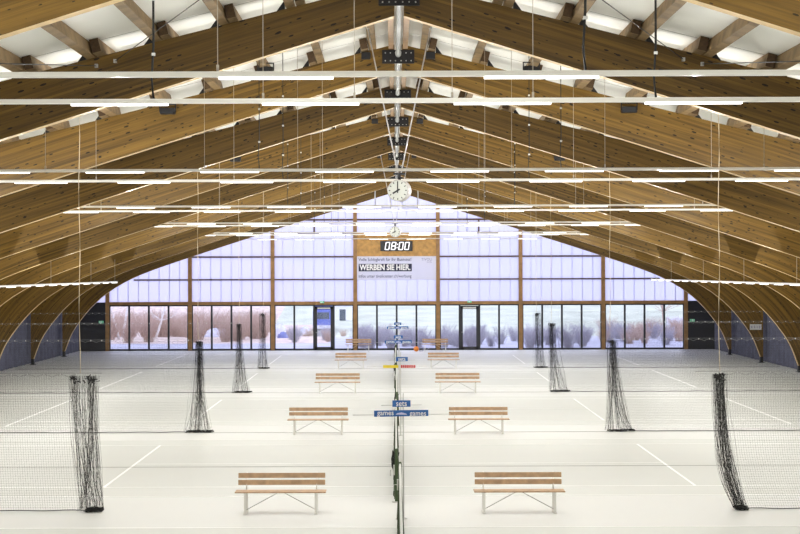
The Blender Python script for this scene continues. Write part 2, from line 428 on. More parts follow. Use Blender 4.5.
def half_frame(sgn):
    b = MB(); th = .11; u = 0
    NV = 1
    for j in range(NI - 1):
        i0, i1, o0, o1 = inner[j], inner[j + 1], outer[j], outer[j + 1]
        du = math.hypot(i1[0] - i0[0], i1[1] - i0[1]); d0 = math.hypot(i0[0] - o0[0], i0[1] - o0[1]); d1 = math.hypot(i1[0] - o1[0], i1[1] - o1[1])
        P = lambda p, y: (sgn * p[0], y, p[1])
        uv = [(u, 0), (u + du, 0), (u + du, d1), (u, d0)]
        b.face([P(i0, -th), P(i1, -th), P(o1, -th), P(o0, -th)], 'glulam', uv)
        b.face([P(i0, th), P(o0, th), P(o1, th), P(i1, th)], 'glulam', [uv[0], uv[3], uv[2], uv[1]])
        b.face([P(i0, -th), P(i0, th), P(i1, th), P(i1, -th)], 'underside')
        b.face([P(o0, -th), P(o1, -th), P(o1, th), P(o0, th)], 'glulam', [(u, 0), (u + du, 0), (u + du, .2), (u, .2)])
        u += du
    for j in (0, NI - 1):
        b.face([(sgn * inner[j][0], -th, inner[j][1]), (sgn * inner[j][0], th, inner[j][1]), (sgn * outer[j][0], th, outer[j][1]), (sgn * outer[j][0], -th, outer[j][1])], 'endgrain')
    return b
proto = empty('roof_frame', (0, FR[0], 0))
for s_ in (-1, 1):
    half_frame(s_).build('timber_arch', proto)
    q = MB(); q.box((s_ * 18.25, -.10, 0), (s_ * 18.4, .10, .30), 'blacksteel'); q.box((s_ * 18.18, -.16, 0), (s_ * 18.48, .16, .02), 'blacksteel'); q.build('steel_foot', proto)
q = MB(); q.box((-.35, -.14, 9.18), (.35, -.11, 9.475), 'blacksteel')
for x in (-.28, -.17, -.06, .06, .17, .28):
    for z in (9.24, 9.41): q.lathe([(.001, .012), (.014, .012), (.014, 0)], 'steel', 8, Matrix.Translation((x, -.14, z)) @ Matrix.Rotation(R(90), 4, 'X'))
q.build('ridge_plate', proto)
ORD = ['nearest', 'second', 'third', 'fourth', 'fifth', 'sixth', 'seventh', 'eighth', 'ninth', 'tenth']
for k, y in enumerate(FR):
    o = proto if k == 0 else copy_tree(proto)
    o.location.y = y
    lab = {0: 'nearest curved timber roof frame, only its lower edges showing in the top corners', 9: 'curved timber roof frame farthest back, just before the translucent end wall'}.get(k, 'curved timber roof frame, %s of ten counted from the front' % ORD[k])
    tag(o, lab, 'roof frame', 'curved timber roof frames')

# sign on one leg
sg = empty('wall_sign', (18.02, FR[8] - .115, 1.80))
q = MB(); q.box((-.29, -.02, -.14), (.29, 0, .14), 'signwhite'); q.build('panel', sg)
for x, w_ in ((-.2, .08), (-.06, .07), (.07, .05), (.19, .07)):
    q = MB(); q.box((x - w_ / 2, -.026, -.07), (x + w_ / 2, -.02, .06), 'greyprint'); q.build('printed_mark', sg)
tag(sg, 'small white sign fixed to a timber frame leg on the right', 'sign')

# ---------------------------------------------------------------- purlins (one timber per bay and line)
ang = math.atan(SLOPE)
def purlin_proto():
    b = MB(); L = 8.6; w2, h2 = .075, .115
    b.box((-w2, -L / 2, -h2), (w2, L / 2, h2), 'purlin')
    for y in (-L / 2 - .001, L / 2 + .001):
        b.face([(-w2, y, -h2), (w2, y, -h2), (w2, y, h2), (-w2, y, h2)], 'endgrain')
    return b.build('purlin')
def wedge_proto():
    b = MB(); b.prism([(.0, 0), (.26, 0), (.0, .2)], -.10, .10, 'blacksteel'); return b.build('dark_wedge')
pp = purlin_proto(); first_p = True
counts = [9, 10, 8, 6, 4, 3, 2, 2, 2]
BN = ['first', 'second', 'third', 'fourth', 'fifth', 'sixth', 'seventh', 'eighth', 'ninth']
bays = list(zip(FR[:-1], FR[1:]))
for bi, (ya, yb) in enumerate(bays):
    for s_ in (-1, 1):
        for k in range(counts[bi]):
            x = .66 + 1.13 * k; side = (1 if bi % 2 == 0 else -1) * .085
            xx = x + side
            o = pp if first_p else pp.copy()
            if not first_p: COL.objects.link(o)
            first_p = False
            o.location = (s_ * xx, (ya + yb) / 2, rooftop(xx) + .122)
            o.rotation_euler = (0, s_ * ang, 0)
            tag(o, 'rough timber purlin, %s %s of the ridge, in the %s bay from the front' % ((BN + ['tenth'])[k], 'left' if s_ < 0 else 'right', BN[bi]), 'purlin', 'purlins %s of the ridge in the %s bay' % ('left' if s_ < 0 else 'right', BN[bi]))
            if bi + 1 < 6:
                pass
# dark triangular wedges on the frames beside each purlin lap
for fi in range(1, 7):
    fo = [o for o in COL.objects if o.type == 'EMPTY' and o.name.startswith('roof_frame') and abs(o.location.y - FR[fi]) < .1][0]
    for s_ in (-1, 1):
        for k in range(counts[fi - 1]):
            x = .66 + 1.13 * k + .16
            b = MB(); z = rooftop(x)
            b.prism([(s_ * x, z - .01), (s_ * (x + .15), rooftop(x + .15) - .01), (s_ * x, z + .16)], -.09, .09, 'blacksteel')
            b.build('dark_wedge', fo)
# ridge purlins + pipe per bay
for bi, (ya, yb) in enumerate(bays):
    for s_ in (-1, 1):
        b = MB(); b.box((s_ * .10, ya + .12, 9.50), (s_ * .21, yb - .12, 9.72), 'benchwood')
        tag(b.build('ridge_purlin'), 'pale ridge timber %s of the grey pipe in the %s roof bay' % ('left' if s_ < 0 else 'right', BN[bi]), 'purlin', 'ridge timbers')
    b = MB(); ye = yb - .45; b.tube([(0, ya + .13, 9.34), (0, ya + .5, 9.34), (0, ye - .35, 9.34), (0, ye - .3, 9.34), (0, ye, 9.34)], .065, 'pipe', 14, rr=[.035, .048, .048, .065, .065])
    po = b.build('ridge_pipe')
    b = MB(); b.tube([(0, ye, 9.34), (0, ye + .2, 9.34)], .05, 'blacksteel', 10); b.build('coupling', po)
    tag(po, 'grey pipe running along the ridge in the %s roof bay' % BN[bi], 'pipe', 'ridge pipes')

# roof bracing rods
def rod(p, q_, lab):
    b = MB(); b.tube([p, q_], .008, 'cable', 6); o = b.build('bracing_rod')
    for e in (p, q_):
        c = MB(); c.box((e[0] - .025, e[1] - .03, e[2] - .03), (e[0] + .025, e[1] + .03, e[2] + .03), 'steel'); c.build('rod_anchor', o)
    tag(o, lab, 'rod', 'roof bracing rods')
for s_, nm in ((-1, 'left'), (1, 'right')):
    rod((s_ * 4.83, 26.86, 8.25), (s_ * 1.26, 19.65, 8.95), 'thin dark bracing rod slanting up towards the ridge, %s side' % nm)
    rod((s_ * 5.15, 26.86, 8.17), (s_ * 5.75, 19.64, 7.28), 'thin dark bracing rod looking level, running to the top corner, %s side' % nm)

# ---------------------------------------------------------------- blue side curtains
def pleated(x, y0, y1, z0, z1, sgn):
    b = MB(); n = int((y1 - y0) / .055); pts = []
    for k in range(n + 1):
        y = y0 + (y1 - y0) * k / n
        pts.append((x + sgn * (.075 * math.sin(k * .8) + .025 * math.sin(k * .37 + 1)), y))
    for (xa, ya), (xb, yb) in zip(pts[:-1], pts[1:]):
        b.face([(xa, ya, z0), (xb, yb, z0), (xb, yb, z1), (xa, ya, z1)], 'curtain', smooth=True)
        xo = .03 * sgn
        b.face([(xa + xo, ya, z0), (xa + xo, ya, z1), (xb + xo, yb, z1), (xb + xo, yb, z0)], 'curtain', smooth=True)
    return b
for s_, nm in ((-1, 'left'), (1, 'right')):
    ys = [64.5, 72, 79.5, 87, 93.0]
    nth = ['fourth', 'third', 'second', 'last']
    for i, (a, b2) in enumerate(zip(ys[:-1], ys[1:])):
        o = pleated(s_ * 18.70, a + .12, b2 - .04, .02, 4.45, s_).build('curtain')
        r_ = MB(); r_.box((s_ * 18.66, a + .1, 4.42), (s_ * 18.78, b2 - .02, 4.50), 'blacksteel'); r_.build('curtain_rail', o)
        tag(o, 'dark blue pleated curtain on the %s side, %s' % (nm, {'last': 'in the corner by the end wall', 'second': 'second from the end wall', 'third': 'third from the end wall', 'fourth': 'fourth from the end wall'}[nth[i]]), 'curtain', 'dark blue side curtains')

# ---------------------------------------------------------------- light tracks
def led_light(o, loc, sx, sy, k=1.0):
    L = bpy.data.lights.new('led_light', 'AREA'); L.shape = 'RECTANGLE'; L.size = sx; L.size_y = sy; L.energy = LED_WATT; L.color = (1, .985, .955)
    lo = bpy.data.objects.new('led_light', L); COL.objects.link(lo); lo.parent = o; lo.location = loc
    L = bpy.data.lights.new('led_spill', 'POINT'); L.energy = LED_SPILL * k; L.color = (1, .985, .955); L.shadow_soft_size = 0
    lo = bpy.data.objects.new('led_spill', L); COL.objects.link(lo); lo.parent = o; lo.location = (loc[0], loc[1], loc[2] - .07)
def track(y, zc, leds, half, wires, cables, name_label, ox=.04):
    o = empty('light_track', (ox, y, zc))
    q = MB(); q.box((-half, -.035, -.024), (half, .035, .024), 'rail'); q.box((-half, -.045, .014), (half, .045, .024), 'rail'); q.build('rail', o)
    for x in leds:
        l = MB(); l.box((x - .53, -.030, -.046), (x + .53, .030, -.026), 'led'); l.build('led_tube', o)
        led_light(o, (x, 0, -.049), 1.06, .05)
    for x in wires:
        l = MB(); l.tube([(x, 0, .028), (x, 0, ceil_z(x + ox) - .05 - zc)], .0042, 'wire', 5); l.tube([(x, 0, .03), (x, 0, .09)], .014, 'wire', 6); l.build('suspension_wire', o)
    for x in cables:
        l = MB(); h = ceil_z(x + ox) - .05 - zc
        l.tube([(x, 0, .03), (x - .02, 0, .25), (x, 0, .6), (x, 0, h)], .013 if y < 20 else .009, 'cable', 6)
        for z in (.5, 1.1, 1.7):
            if z < h: l.box((x - .018, -.018, z), (x + .018, .018, z + .03), 'ring')
        l.build('power_cable', o)
    tag(o, name_label, 'light track', 'long white light tracks across the hall')
    return o
L10 = [sg_ * (1.05 + 2.09 * k) for k in range(5) for sg_ in (-1, 1)]
rows = [  # y, image dy at the centre, leds, wires, cables
    (14.65, 197.0, [-1.22, 1.24], [-1.76, 4.3, -4.3], [1.65], 'nearest light track, highest in the picture, two lit tubes showing'),
    (17.30, 170.3, None, [-1.57, -.57, .50, 1.385], [-2.77, 2.73], 'second light track from the front, thick, with a black cable to each side'),
    (28.80, 101.2, None, [-6.5, -3.6, -1.9, 2.0, 3.7, 6.6], [-2.6, 2.9], 'third light track from the front, upper of the middle pair'),
    (32.10, 90.8, None, [-6.2, -3.4, -1.6, 1.7, 3.5, 6.3], [-2.4, 2.6], 'fourth light track from the front, just behind the big round clock'),
    (43.80, 65.2, None, [-8.6, -5.0, -2.2, 2.2, 5.1, 8.4], [-3.1, 3.2], 'fifth light track from the front'),
    (46.60, 60.6, None, [-8.8, -5.3, -2.6, 2.5, 5.2, 8.7], [-2.9, 3.4], 'sixth light track from the front, ending beyond the fifth on both sides'),
    (58.60, 48.4, None, [-8.6, -5.0, -2.2, 2.2, 5.1, 8.4], [-3.1, 3.2], 'seventh light track from the front'),
    (62.00, 45.9, None, [-8.8, -5.3, -2.6, 2.5, 5.2, 8.7], [-2.9, 3.4], 'eighth light track from the front, just behind the small round clock'),
    (73.70, 38.6, None, [-8.6, -5.0, 5.1, 8.4], [-3.1, 3.2], 'ninth light track from the front, level with the foot of the small clock'),
    (76.90, 36.6, None, [-8.8, -5.3, 5.2, 8.7], [-2.9, 3.4], 'tenth light track, last but one before the end wall, in front of the timber panel'),
    (88.90, 32.4, None, [-8.8, -5.3, 5.2, 8.7], [-2.9, 3.4], 'last light track, right before the end wall, just above the digital clock'),
]
for (y, dy, leds, wi, ca, lab) in rows:
    zc = CAMH + dy * y / F
    track(y, zc, leds or L10, 10.0, wi, ca, lab, .04 if y < 16 else .05)
# the same tracks go on over the courts nearer than the picture's edge
for y, lb in ((2.2, 'light track above and just in front of the viewing spot'), (-.6, 'light track above and just behind the viewing spot')):
    track(y, 6.5, L10, 10.0, [-6.5, -2, 2, 6.5], [3.0], lb)
# side light tracks, parallel to the side walls
for s_, y1, nm in ((-1, 70.5, 'left'), (1, 77.5, 'right')):
    x = s_ * 12.5; o = empty('light_track', (x, 0, 4.22))
    q = MB(); q.box((-.035, 30.0, -.028), (.035, y1, .028), 'rail'); q.build('rail', o)
    y = y1 - .6; 
    while y > 31:
        l = MB(); l.box((-.03, y - .53, -.050), (.03, y + .53, -.030), 'led'); l.build('led_tube', o); led_light(o, (0, y, -.053), .05, 1.04, 0.8); y -= 2.09
    for y in (34.5, 42, 49.5, 57, 64.5, 70 if s_ < 0 else 72):
        l = MB(); l.tube([(0, y, .02), (0, y, 1.0)], .006, 'wire', 5); l.build('suspension_wire', o)
    tag(o, 'light track running along the %s side of the hall towards the end wall' % nm, 'light track', 'side light tracks')

# ---------------------------------------------------------------- round station clocks on V rods
def station_clock(y, zc, dia, rz, lab, x=.0):
    o = empty('station_clock', (x, y, zc))
    rot = Matrix.Rotation(rz, 4, 'Z') @ Matrix.Rotation(R(90), 4, 'X')
    rr_ = dia / 2; dep = .13
    q = MB(); q.lathe([(.001, dep), (rr_ * .985, dep), (rr_, dep - .012), (rr_, -dep + .012), (rr_ * .985, -dep), (.001, -dep)], 'clockrim', 40, rot); q.build('case', o)
    q = MB(); q.lathe([(.001, dep + .003), (rr_ * .93, dep + .003)], 'clockface', 40, rot); fo = q.build('face', o)
    q = MB()
    for k in range(12):
        a = k * math.pi / 6
        q = MB(); q.box((-.009, rr_ * .70, dep + .004), (.009, rr_ * .86, dep + .008), 'black', rot @ Matrix.Rotation(a, 4, 'Z')); q.build('hour_mark', fo)
    q = MB(); q.box((-.011, -.05, dep + .012), (.011, rr_ * .80, dep + .016), 'black', rot); q.build('minute_hand', o)
    q = MB(); q.box((-.016, -.05, dep + .008), (.016, rr_ * .55, dep + .012), 'black', rot @ Matrix.Rotation(R(120), 4, 'Z')); q.lathe([(.02, dep + .02), (.02, dep)], 'black', 12, rot); q.build('hour_hand', o)
    q = MB(); q.tube([(0, 0, rr_), (0, 0, rr_ + .14)], .03, 'blacksteel', 10); q.box((-.12, -.03, rr_ + .10), (.12, .03, rr_ + .14), 'blacksteel'); q.build('bracket', o)
    for s_ in (-1, 1):
        top = rooftop(.62) + .02 - zc
        q = MB(); q.tube([(s_ * .03, 0, rr_ + .12), (s_ * .62, 0, top)], .014, 'clockrim', 8); q.build('suspension_rod', o)
        q = MB(); q.box((s_ * .62 - .03, -.04, top - .02), (s_ * .62 + .03, .04, top + .04), 'steel'); q.build('clamp', o)
    tag(o, lab, 'clock', 'round white clocks showing eight')
station_clock(31.3, CAMH + 80.2 * 31.3 / F, .43, R(-15), 'larger round white clock hanging from two long rods, showing eight', .01)
station_clock(61.3, CAMH + 39.3 * 61.3 / F, .43, R(-5), 'smaller round white clock hanging farther back above the digital clock', -.08)

# speakers / boxes under the purlins
def speaker(x, y, lab, z=None):
    o = empty('speaker', (x, y, z or rooftop(x) - .02))
    q = MB(); q.box((-.16, -.09, -.11), (.16, .09, .02), 'black'); q.build('housing', o, .01)
    q = MB(); q.box((-.18, -.02, -.06), (-.16, .02, .09), 'blacksteel'); q.box((.16, -.02, -.06), (.18, .02, .09), 'blacksteel'); q.box((-.18, -.02, .09), (.18, .02, .11), 'blacksteel'); q.build('bracket', o)
    tag(o, lab, 'speaker', 'small black boxes under the roof')
for s_, nm in ((-1, 'left'), (1, 'right')):
    speaker(s_ * 2.77, 32.9, 'small black box under the roof nearest to the camera, %s of the ridge' % nm)
    speaker(s_ * 5.0, 34.24, 'small black box on the roof frame just below the second light track, %s side' % nm, 8.19)
    speaker(s_ * 5.05, 49.22, 'small black box farthest back on a roof frame, %s side' % nm, 8.20)
for y, nm2 in ((34.27, 'third'), (49.27, 'fifth'), (64.27, 'seventh')):
    for s_, nm in ((-1, 'left'), (1, 'right')):
        o = empty('junction_box', (s_ * .70, y, 9.35))
        q = MB(); q.box((-.10, -.06, -.09), (.10, .05, .06), 'black'); q.build('housing', o, .008)
        q = MB(); q.box((-.07, .05, -.03), (.07, .12, .03), 'blacksteel'); q.build('bracket', o)
        tag(o, 'small black box beside the ridge plate of the %s frame from the front, %s side' % (nm2, nm), 'box', 'small black boxes beside the ridge plates')
# hanging steel brackets by the far ridge
for s_, nm in ((-1, 'left'), (1, 'right')):
    q = MB(); xc = s_ * .72 + .0; zb = 8.02
    for x in (xc - .42, xc + .42): q.tube([(x, 84, zb), (x, 84, ceil_z(x) - .03)], .035, 'steel', 8)
    q.tube([(xc - .42, 84, zb), (xc + .42, 84, zb)], .03, 'steel', 8)
    tag(q.build('hanging_bracket'), 'grey U-shaped steel bracket hanging %s of the ridge before the end wall' % nm, 'bracket', 'grey hanging brackets')

# ---------------------------------------------------------------- divider nets
def sheet(edge, x1, h):
    """net from a (bowed) gathered edge to the side; edge(t): t=0 top, 1 floor"""
    b = MB(); r_ = .0013; n = int(abs(x1 - edge(0)) / .047); x0 = edge(0)
    def sag(x): return .045 * (1 - abs(math.cos(math.pi * (x - x0) / .31)))
    for k in range(n + 1):
        u = 1 - k / n; pts = []
        for t_ in (0, .2, .4, .6, .8, 1):
            x = x1 + (edge(t_) - x1) * u
            pts.append((x, 0, h - sag(x1 + (x0 - x1) * u) if t_ == 0 else h + (.03 - h) * t_))
        b.tube(pts, r_, 'net', 3, cap=False)
    nr = int(h / .047)
    for k in range(1, nr - 1):
        z = .03 + k * .047; b.tube([(edge((h - z) / h), 0, z), (x1, 0, z)], r_, 'net', 3, cap=False)
    return b
def divider(y, s_, top, bot, bow, rope_x, lab, cord='cord', h=2.66, nst=64, seed=0):
    rnd = random.Random(seed * 17 + 3)
    o = empty('divider_net', (0, y, 0))
    xa = s_ * (max(abs(top[0]), abs(top[1])) - .12); xe = s_ * 18.35
    tt, bb = s_ * max(abs(top[0]), abs(top[1])), s_ * max(abs(bot[0]), abs(bot[1]))
    sheet(lambda t_: tt + (bb - tt) * t_ ** bow - s_ * .10, xe, h).build('net_sheet', o)
    # top cord with scallops
    b = MB(); n = int(abs(xe - xa) / .31); pts = []
    for k in range(n * 4 + 1):
        x = xa + (xe - xa) * k / (n * 4); pts.append((x, 0, h + .01 - .05 * (1 - abs(math.cos(math.pi * k / 4)))))
    b.tube(pts, .005, cord, 4); b.build('scalloped_cord', o)
    b = MB(); b.tube([(xa - s_ * .5, 0, h + .035), (xe, 0, h + .035)], .004, cord, 4); b.build('top_wire', o)
    hk = None
    for k in range(n + 1):
        x = xa + (xe - xa) * k / n
        if hk is None:
            b = MB(); b.box((-.007, -.007, 0), (.007, .007, .028), 'ring'); hk = b.build('hook', o); c = hk
        else:
            c = hk.copy(); COL.objects.link(c)
        c.location = (x, 0, h)
    # hem lying on the floor
    b = MB(); pts = []; xh = bb - s_ * .1
    for k in range(60):
        x = xh + (xe - xh) * k / 59; pts.append((x, .03 * math.sin(k * .9) + .02 * math.sin(k * .31), .018 + .006 * math.sin(k * 1.3)))
    b.tube(pts, .009, 'net', 5); b.build('weighted_hem', o)
    # gathered part: many folds of net
    b = MB()
    def bowed(xt, xb, t_, bw):  # t 0 top ..1 bottom
        return xt + (xb - xt) * (t_ ** bw)
    folds = []
    for k in range(nst):
        f = rnd.random()
        xt = top[0] + (top[1] - top[0]) * f; xb = bot[0] + (bot[1] - bot[0]) * min(1, max(0, f + rnd.gauss(0, .07)))
        # bundles: cluster at the top
        if seed == 1:
            if rnd.random() < .7: xt = top[0] + (top[1] - top[0]) * (.15 + .22 * rnd.gauss(0, .5) if rnd.random() < .35 else .78 + .3 * rnd.gauss(0, .5))
        elif rnd.random() < .6: xt = top[0] + (top[1] - top[0]) * (.5 + .4 * rnd.gauss(0, .5))
        bw = bow * rnd.uniform(.45, 1.9); yt = rnd.uniform(-.05, .05); yb = rnd.uniform(-.16, .16); ph = rnd.uniform(0, 6.28); am = rnd.uniform(.006, .02)
        pts = []
        for j in range(29):
            t_ = j / 28; x = bowed(xt, xb, t_, bw) + am * math.sin(ph + t_ * 9) + rnd.uniform(-.004, .004); pts.append((x, yt + (yb - yt) * t_, h - .02 + (.05 - h) * t_))
        folds.append(pts); b.tube(pts, .0021, 'net', 3, cap=False)
    for k in range(int(nst * 4)):
        a = rnd.choice(folds); c = rnd.choice(folds); j = rnd.randrange(2, 27)
        if abs(a[j][0] - c[j][0]) < .07:
            b.tube([a[j], ((a[j][0] + c[j][0]) / 2, (a[j][1] + c[j][1]) / 2, a[j][2] - .03), c[min(28, j + rnd.choice((-1, 0, 1)))]], .0016, 'net', 3, cap=False)
    b.build('gathered_net', o)
    # dark tie at the top and heap at the foot
    b = MB()
    for k in range(30):
        f = (rnd.choice((.15, .8, .8)) if seed == 1 else .5) + rnd.gauss(0, .14); x = top[0] + (top[1] - top[0]) * f; z = h - .02 - rnd.uniform(0, .13)
        r1 = rnd.uniform(.010, .022); a = rnd.uniform(0, 3.14)
        b.tube([(x - .03 * math.cos(a), rnd.uniform(-.04, .04), z - .04 * math.sin(a)), (x + .03 * math.cos(a), rnd.uniform(-.04, .04), z + .04 * math.sin(a))], r1 * .6, 'net', 5)
    b.build('gathering_ties', o)
    b = MB()
    xb0, xb1 = min(bot), max(bot)
    if seed == 1: xb0 += .10; xb1 -= .08
    if seed == 2: xb1 -= .08
    for k in range(46):
        x0_ = rnd.uniform(xb0, xb1 - .1); L_ = rnd.uniform(.12, .4); y0_ = rnd.uniform(-.17, .15); z0_ = rnd.uniform(.014, .06); ph = rnd.uniform(0, 6)
        pts = [(min(x0_ + L_ * j / 5, xb1 + .06), y0_ + .05 * math.sin(ph + j), max(.012, z0_ + .012 * math.sin(ph * 2 + j * 1.7))) for j in range(6)]
        b.tube(pts, .008, 'net', 4)
    b.build('foot_heap', o)
    b = MB(); pts = [(rope_x + .012 * math.sin(j * 1.3 + seed), 0, h + .03 + (ceil_z(rope_x) - .06 - h - .03) * j / 12) for j in range(13)]
    b.tube(pts, .007, 'rope', 5); b.build('lifting_rope', o)
    tag(o, lab, 'divider net', 'black court divider nets')
def X(px, y): return (px - 395.2) / F * y + CAMX
specs = [
    (0, -1, (70, 96), (79, 103), 1.6, 'black divider net on the left, largest and nearest, gathered in two bunches', 79.5),
    (0, 1, (712, 727), (733, 747), 2.6, 'black divider net on the right, nearest, its bunch sweeping right at the foot', 719),
    (1, -1, (195, 203), (184, 211), 2.0, 'second black divider net from the front on the left', 198),
    (1, 1, (607, 617), (605, 632), 1.8, 'second black divider net from the front on the right', 610),
    (2, -1, (236, 242), (232, 250), 1.8, 'third black divider net from the front on the left', 239),
    (2, 1, (548, 555), (549, 568), 1.8, 'third black divider net from the front on the right', 551),
    (3, -1, (259, 266), (257, 268), 1.5, 'farthest black divider net on the left', 263),
    (3, 1, (533, 541), (533, 546), 1.5, 'farthest black divider net on the right', 536),
]
for i, (d, s_, tp, bt, bow, lab, rx) in enumerate(specs):
    y = DIV[d]
    divider(y, s_, sorted([X(tp[0], y), X(tp[1], y)]), sorted([X(bt[0], y), X(bt[1], y)]), bow, X(rx, y), lab, seed=i + 1, h=2.66 - .0 * d, nst=[120, 110, 90, 80][d])

# ---------------------------------------------------------------- benches
bo = empty('bench', (0, 0, 0))
for z, yy, tl in ((.690, .225, 0), (.558, .198, 0)):
    q = MB(); q.box((-.845, -.014, -.048), (.845, .014, .048), 'benchwood', Matrix.Translation((0, yy, z)) @ Matrix.Rotation(R(-12), 4, 'X')); q.build('back_slat', bo, .004)
for yy in (-.17, -.045, .08):
    q = MB(); q.box((-.875, yy - .052, .405), (.875, yy + .052, .428), 'benchwood'); q.build('seat_slat', bo, .004)
for x in (-.68, .68):
    q = MB()
    q.box((x - .022, -.20, 0), (x + .022, -.155, .405), 'benchmetal'); q.box((x - .022, .12, 0), (x + .022, .165, .405), 'benchmetal')
    q.box((x - .022, -.2, .370), (x + .022, .165, .405), 'benchmetal'); q.box((x - .03, -.23, 0), (x + .03, .2, .022), 'benchmetal')
    q.tube([(x, .145, .39), (x, .185, .50), (x, .255, .755)], .016, 'benchmetal', 6)
    q.build('leg_frame', bo)
for s_ in (-1, 1):
    q = MB(); q.tube([(s_ * .68, -.0, .05), (s_ * .05, -.0, .39)], .008, 'steel', 6); q.build('brace', bo)
first = True
brow = ['in the front row', 'in the second row', 'in the third row', 'in the fourth row', 'last row by the glazing']
for r_, y in enumerate((30.55, 45.3, 60.5, 75.6, 91.2)):
    for s_, nm in ((-1, 'left'), (1, 'right')):
        o = bo if first else copy_tree(bo); first = False
        o.location = (s_ * (2.30 if r_ < 3 else 2.22), y, .003)
        if r_ > 2: o.scale.x = .88
        tag(o, 'wooden bench with pale steel legs, %s of the nets, %s' % (nm, brow[r_]), 'bench', 'wooden benches beside the nets')

# ---------------------------------------------------------------- tennis nets seen end on
def tennis_net(cy, lab, ox=0.0):
    o = empty('tennis_net', (ox, cy, 0)); ya, yb = -6.4, 6.4
    for y, sg_ in ((ya, -1), (yb, 1)):
        q = MB(); q.lathe([(.03, 0), (.03, 1.06), (.02, 1.08), (.001, 1.085)], 'greenpost', 14, Matrix.Translation((0, y, 0))); q.lathe([(.09, 0), (.09, .015), (.045, .02)], 'steel', 14, Matrix.Translation((0, y, .0))); po = q.build('net_post', o)
        q = MB(); q.box((-.06, y - .04, .55), (-.03, y + .04, .75), 'steel'); q.tube([(-.06, y, .65), (-.12, y, .65), (-.12, y, .53)], .008, 'steel', 6); q.build('winder', po)
    def h(y): return .914 + (1.06 - .914) * (abs(y) / 6.4) ** 1.2
    n = 60; b = MB(); bt = MB()
    ys = [ya + .1 + (yb - ya - .2) * k / n for k in range(n + 1)]
    for y0, y1 in zip(ys[:-1], ys[1:]):
        bt.face([(-.013, y0, h(y0)), (-.013, y1, h(y1)), (-.024, y1, h(y1) - .06), (-.024, y0, h(y0) - .06)], 'whiteband')
        bt.face([(.013, y0, h(y0)), (.024, y0, h(y0) - .06), (.024, y1, h(y1) - .06), (.013, y1, h(y1))], 'whiteband')
        bt.face([(-.013, y0, h(y0)), (.013, y0, h(y0)), (.013, y1, h(y1)), (-.013, y1, h(y1))], 'whiteband')
    bt.build('white_band', o)
    m_ = 280
    for k in range(m_ + 1):
        y = ya + .12 + (yb - ya - .24) * k / m_
        for sd in (-1, 1):
            wv = sd * (.022 + .012 * math.sin(k * .21 + sd) + .008 * math.sin(k * .57))
            b.tube([(sd * .015, y, h(y) - .05), (wv, y, .5), (wv * 1.6, y, .03)], .004, 'greennet', 3, cap=False)
    for j in range(21):
        z = .04 + j * .044
        b.tube([(.012 * math.sin(y * 4) * (1 - z), y, min(z, h(y) - .05)) for y in ys], .0016, 'greennet', 3, cap=False)
    b.build('net_mesh', o)
    q = MB(); q.box((-.02, -.025, .0), (.02, .025, .914), 'whiteband'); q.build('centre_strap', o)
    # spare end of the net tied loosely to the near post
    q = MB(); rnd = random.Random(int(cy))
    for k in range(26):
        y = ya + rnd.uniform(.05, .5); x = rnd.uniform(-.07, .05); pts = [(x * (1 - j / 6) + rnd.uniform(-.02, .02) - .03 * math.sin(j), y + rnd.uniform(-.02, .02), 1.0 - j * .15) for j in range(6)]
        q.tube(pts, .007, 'net', 4)
    q.build('loose_net_end', o)
    tag(o, lab, 'tennis net', 'tennis nets in line')
tn = ['tennis net nearest the camera, running out of the bottom edge', 'tennis net second from the camera, seen end on', 'tennis net third from the camera, seen end on', 'tennis net fourth from the camera, seen end on', 'farthest tennis net, nearest the end wall, seen end on']
for k, lab in enumerate(tn): tennis_net(23.3 + 15 * k, lab, (0, -.07, -.04, -.07, -.06)[k])

# ---------------------------------------------------------------- scoreboards
def beads(o, x0, x1, z, m, n, nm='bead'):
    for k in range(n):
        x = x0 + (x1 - x0) * (k + .5) / n
        q = MB(); q.box((x - .022, -.012, z - .05), (x + .022, .012, z + .03), m); q.build(nm, o)
def scoreboard(y, kind, lab):
    o = empty('scoreboard', (.03, y, -.028))
    q = MB(); q.lathe([(.013, 0.0), (.013, 2.36), (.001, 2.37)], 'steel', 12, Matrix.Translation((.035, .0, .03))); q.lathe([(.07, 0), (.07, .012), (.018, .03)], 'steel', 14, Matrix.Translation((.035, 0, .031))); q.build('pole', o)
    tilt = Matrix.Translation((.02, 0, 0)) @ Matrix.Rotation(R(-.7), 4, 'Y')
    sx = .0 if kind == 'games' else .07
    q = MB(); q.box((sx - .17, -.03, 2.14), (sx + .17, -.01, 2.26), 'blue'); s1 = q.build('sets_board', o)
    text('lettering', 'sets', .15, 'white', s1, (sx, -.033, 2.20), .20, bold=.001)
    q = MB(); q.tube([(sx - .38, 0, 2.165), (sx + .38, 0, 2.175)], .006, 'steel', 6); q.build('rod', o)
    q = MB(); q.tube([(-.92, 0, 1.985), (.92, 0, 2.0)], .006, 'steel', 6); q.build('rod', o)
    if kind == 'games':
        q = MB(); q.box((-.51, -.03, 1.96), (.51, -.01, 2.075), 'blue', tilt); g1 = q.build('games_board', o)
        text('lettering', 'games', .135, 'white', g1, (-.30, -.035, 2.025), .31, bold=.001); text('lettering', 'games', .135, 'white', g1, (.31, -.035, 2.015), .31, bold=.001)
        q = MB(); q.prism([(-.11, 1.995), (.11, 1.99), (.08, 2.015), (.0, 2.035), (-.08, 2.02)], -.036, -.03, 'polyrib'); q.build('emblem', g1)
    else:
        beads(o, -.46, -.03, 2.0, 'yellow', 10); beads(o, .04, .46, 2.0, 'red', 8)
    tag(o, lab, 'scoreboard', 'score counters on the net line')
scoreboard(29.75, 'games', 'blue tennis score counter nearest the camera, boards reading sets and games')
scoreboard(44.75, 'beads', 'tennis score counter with yellow and red markers under a blue sets board')
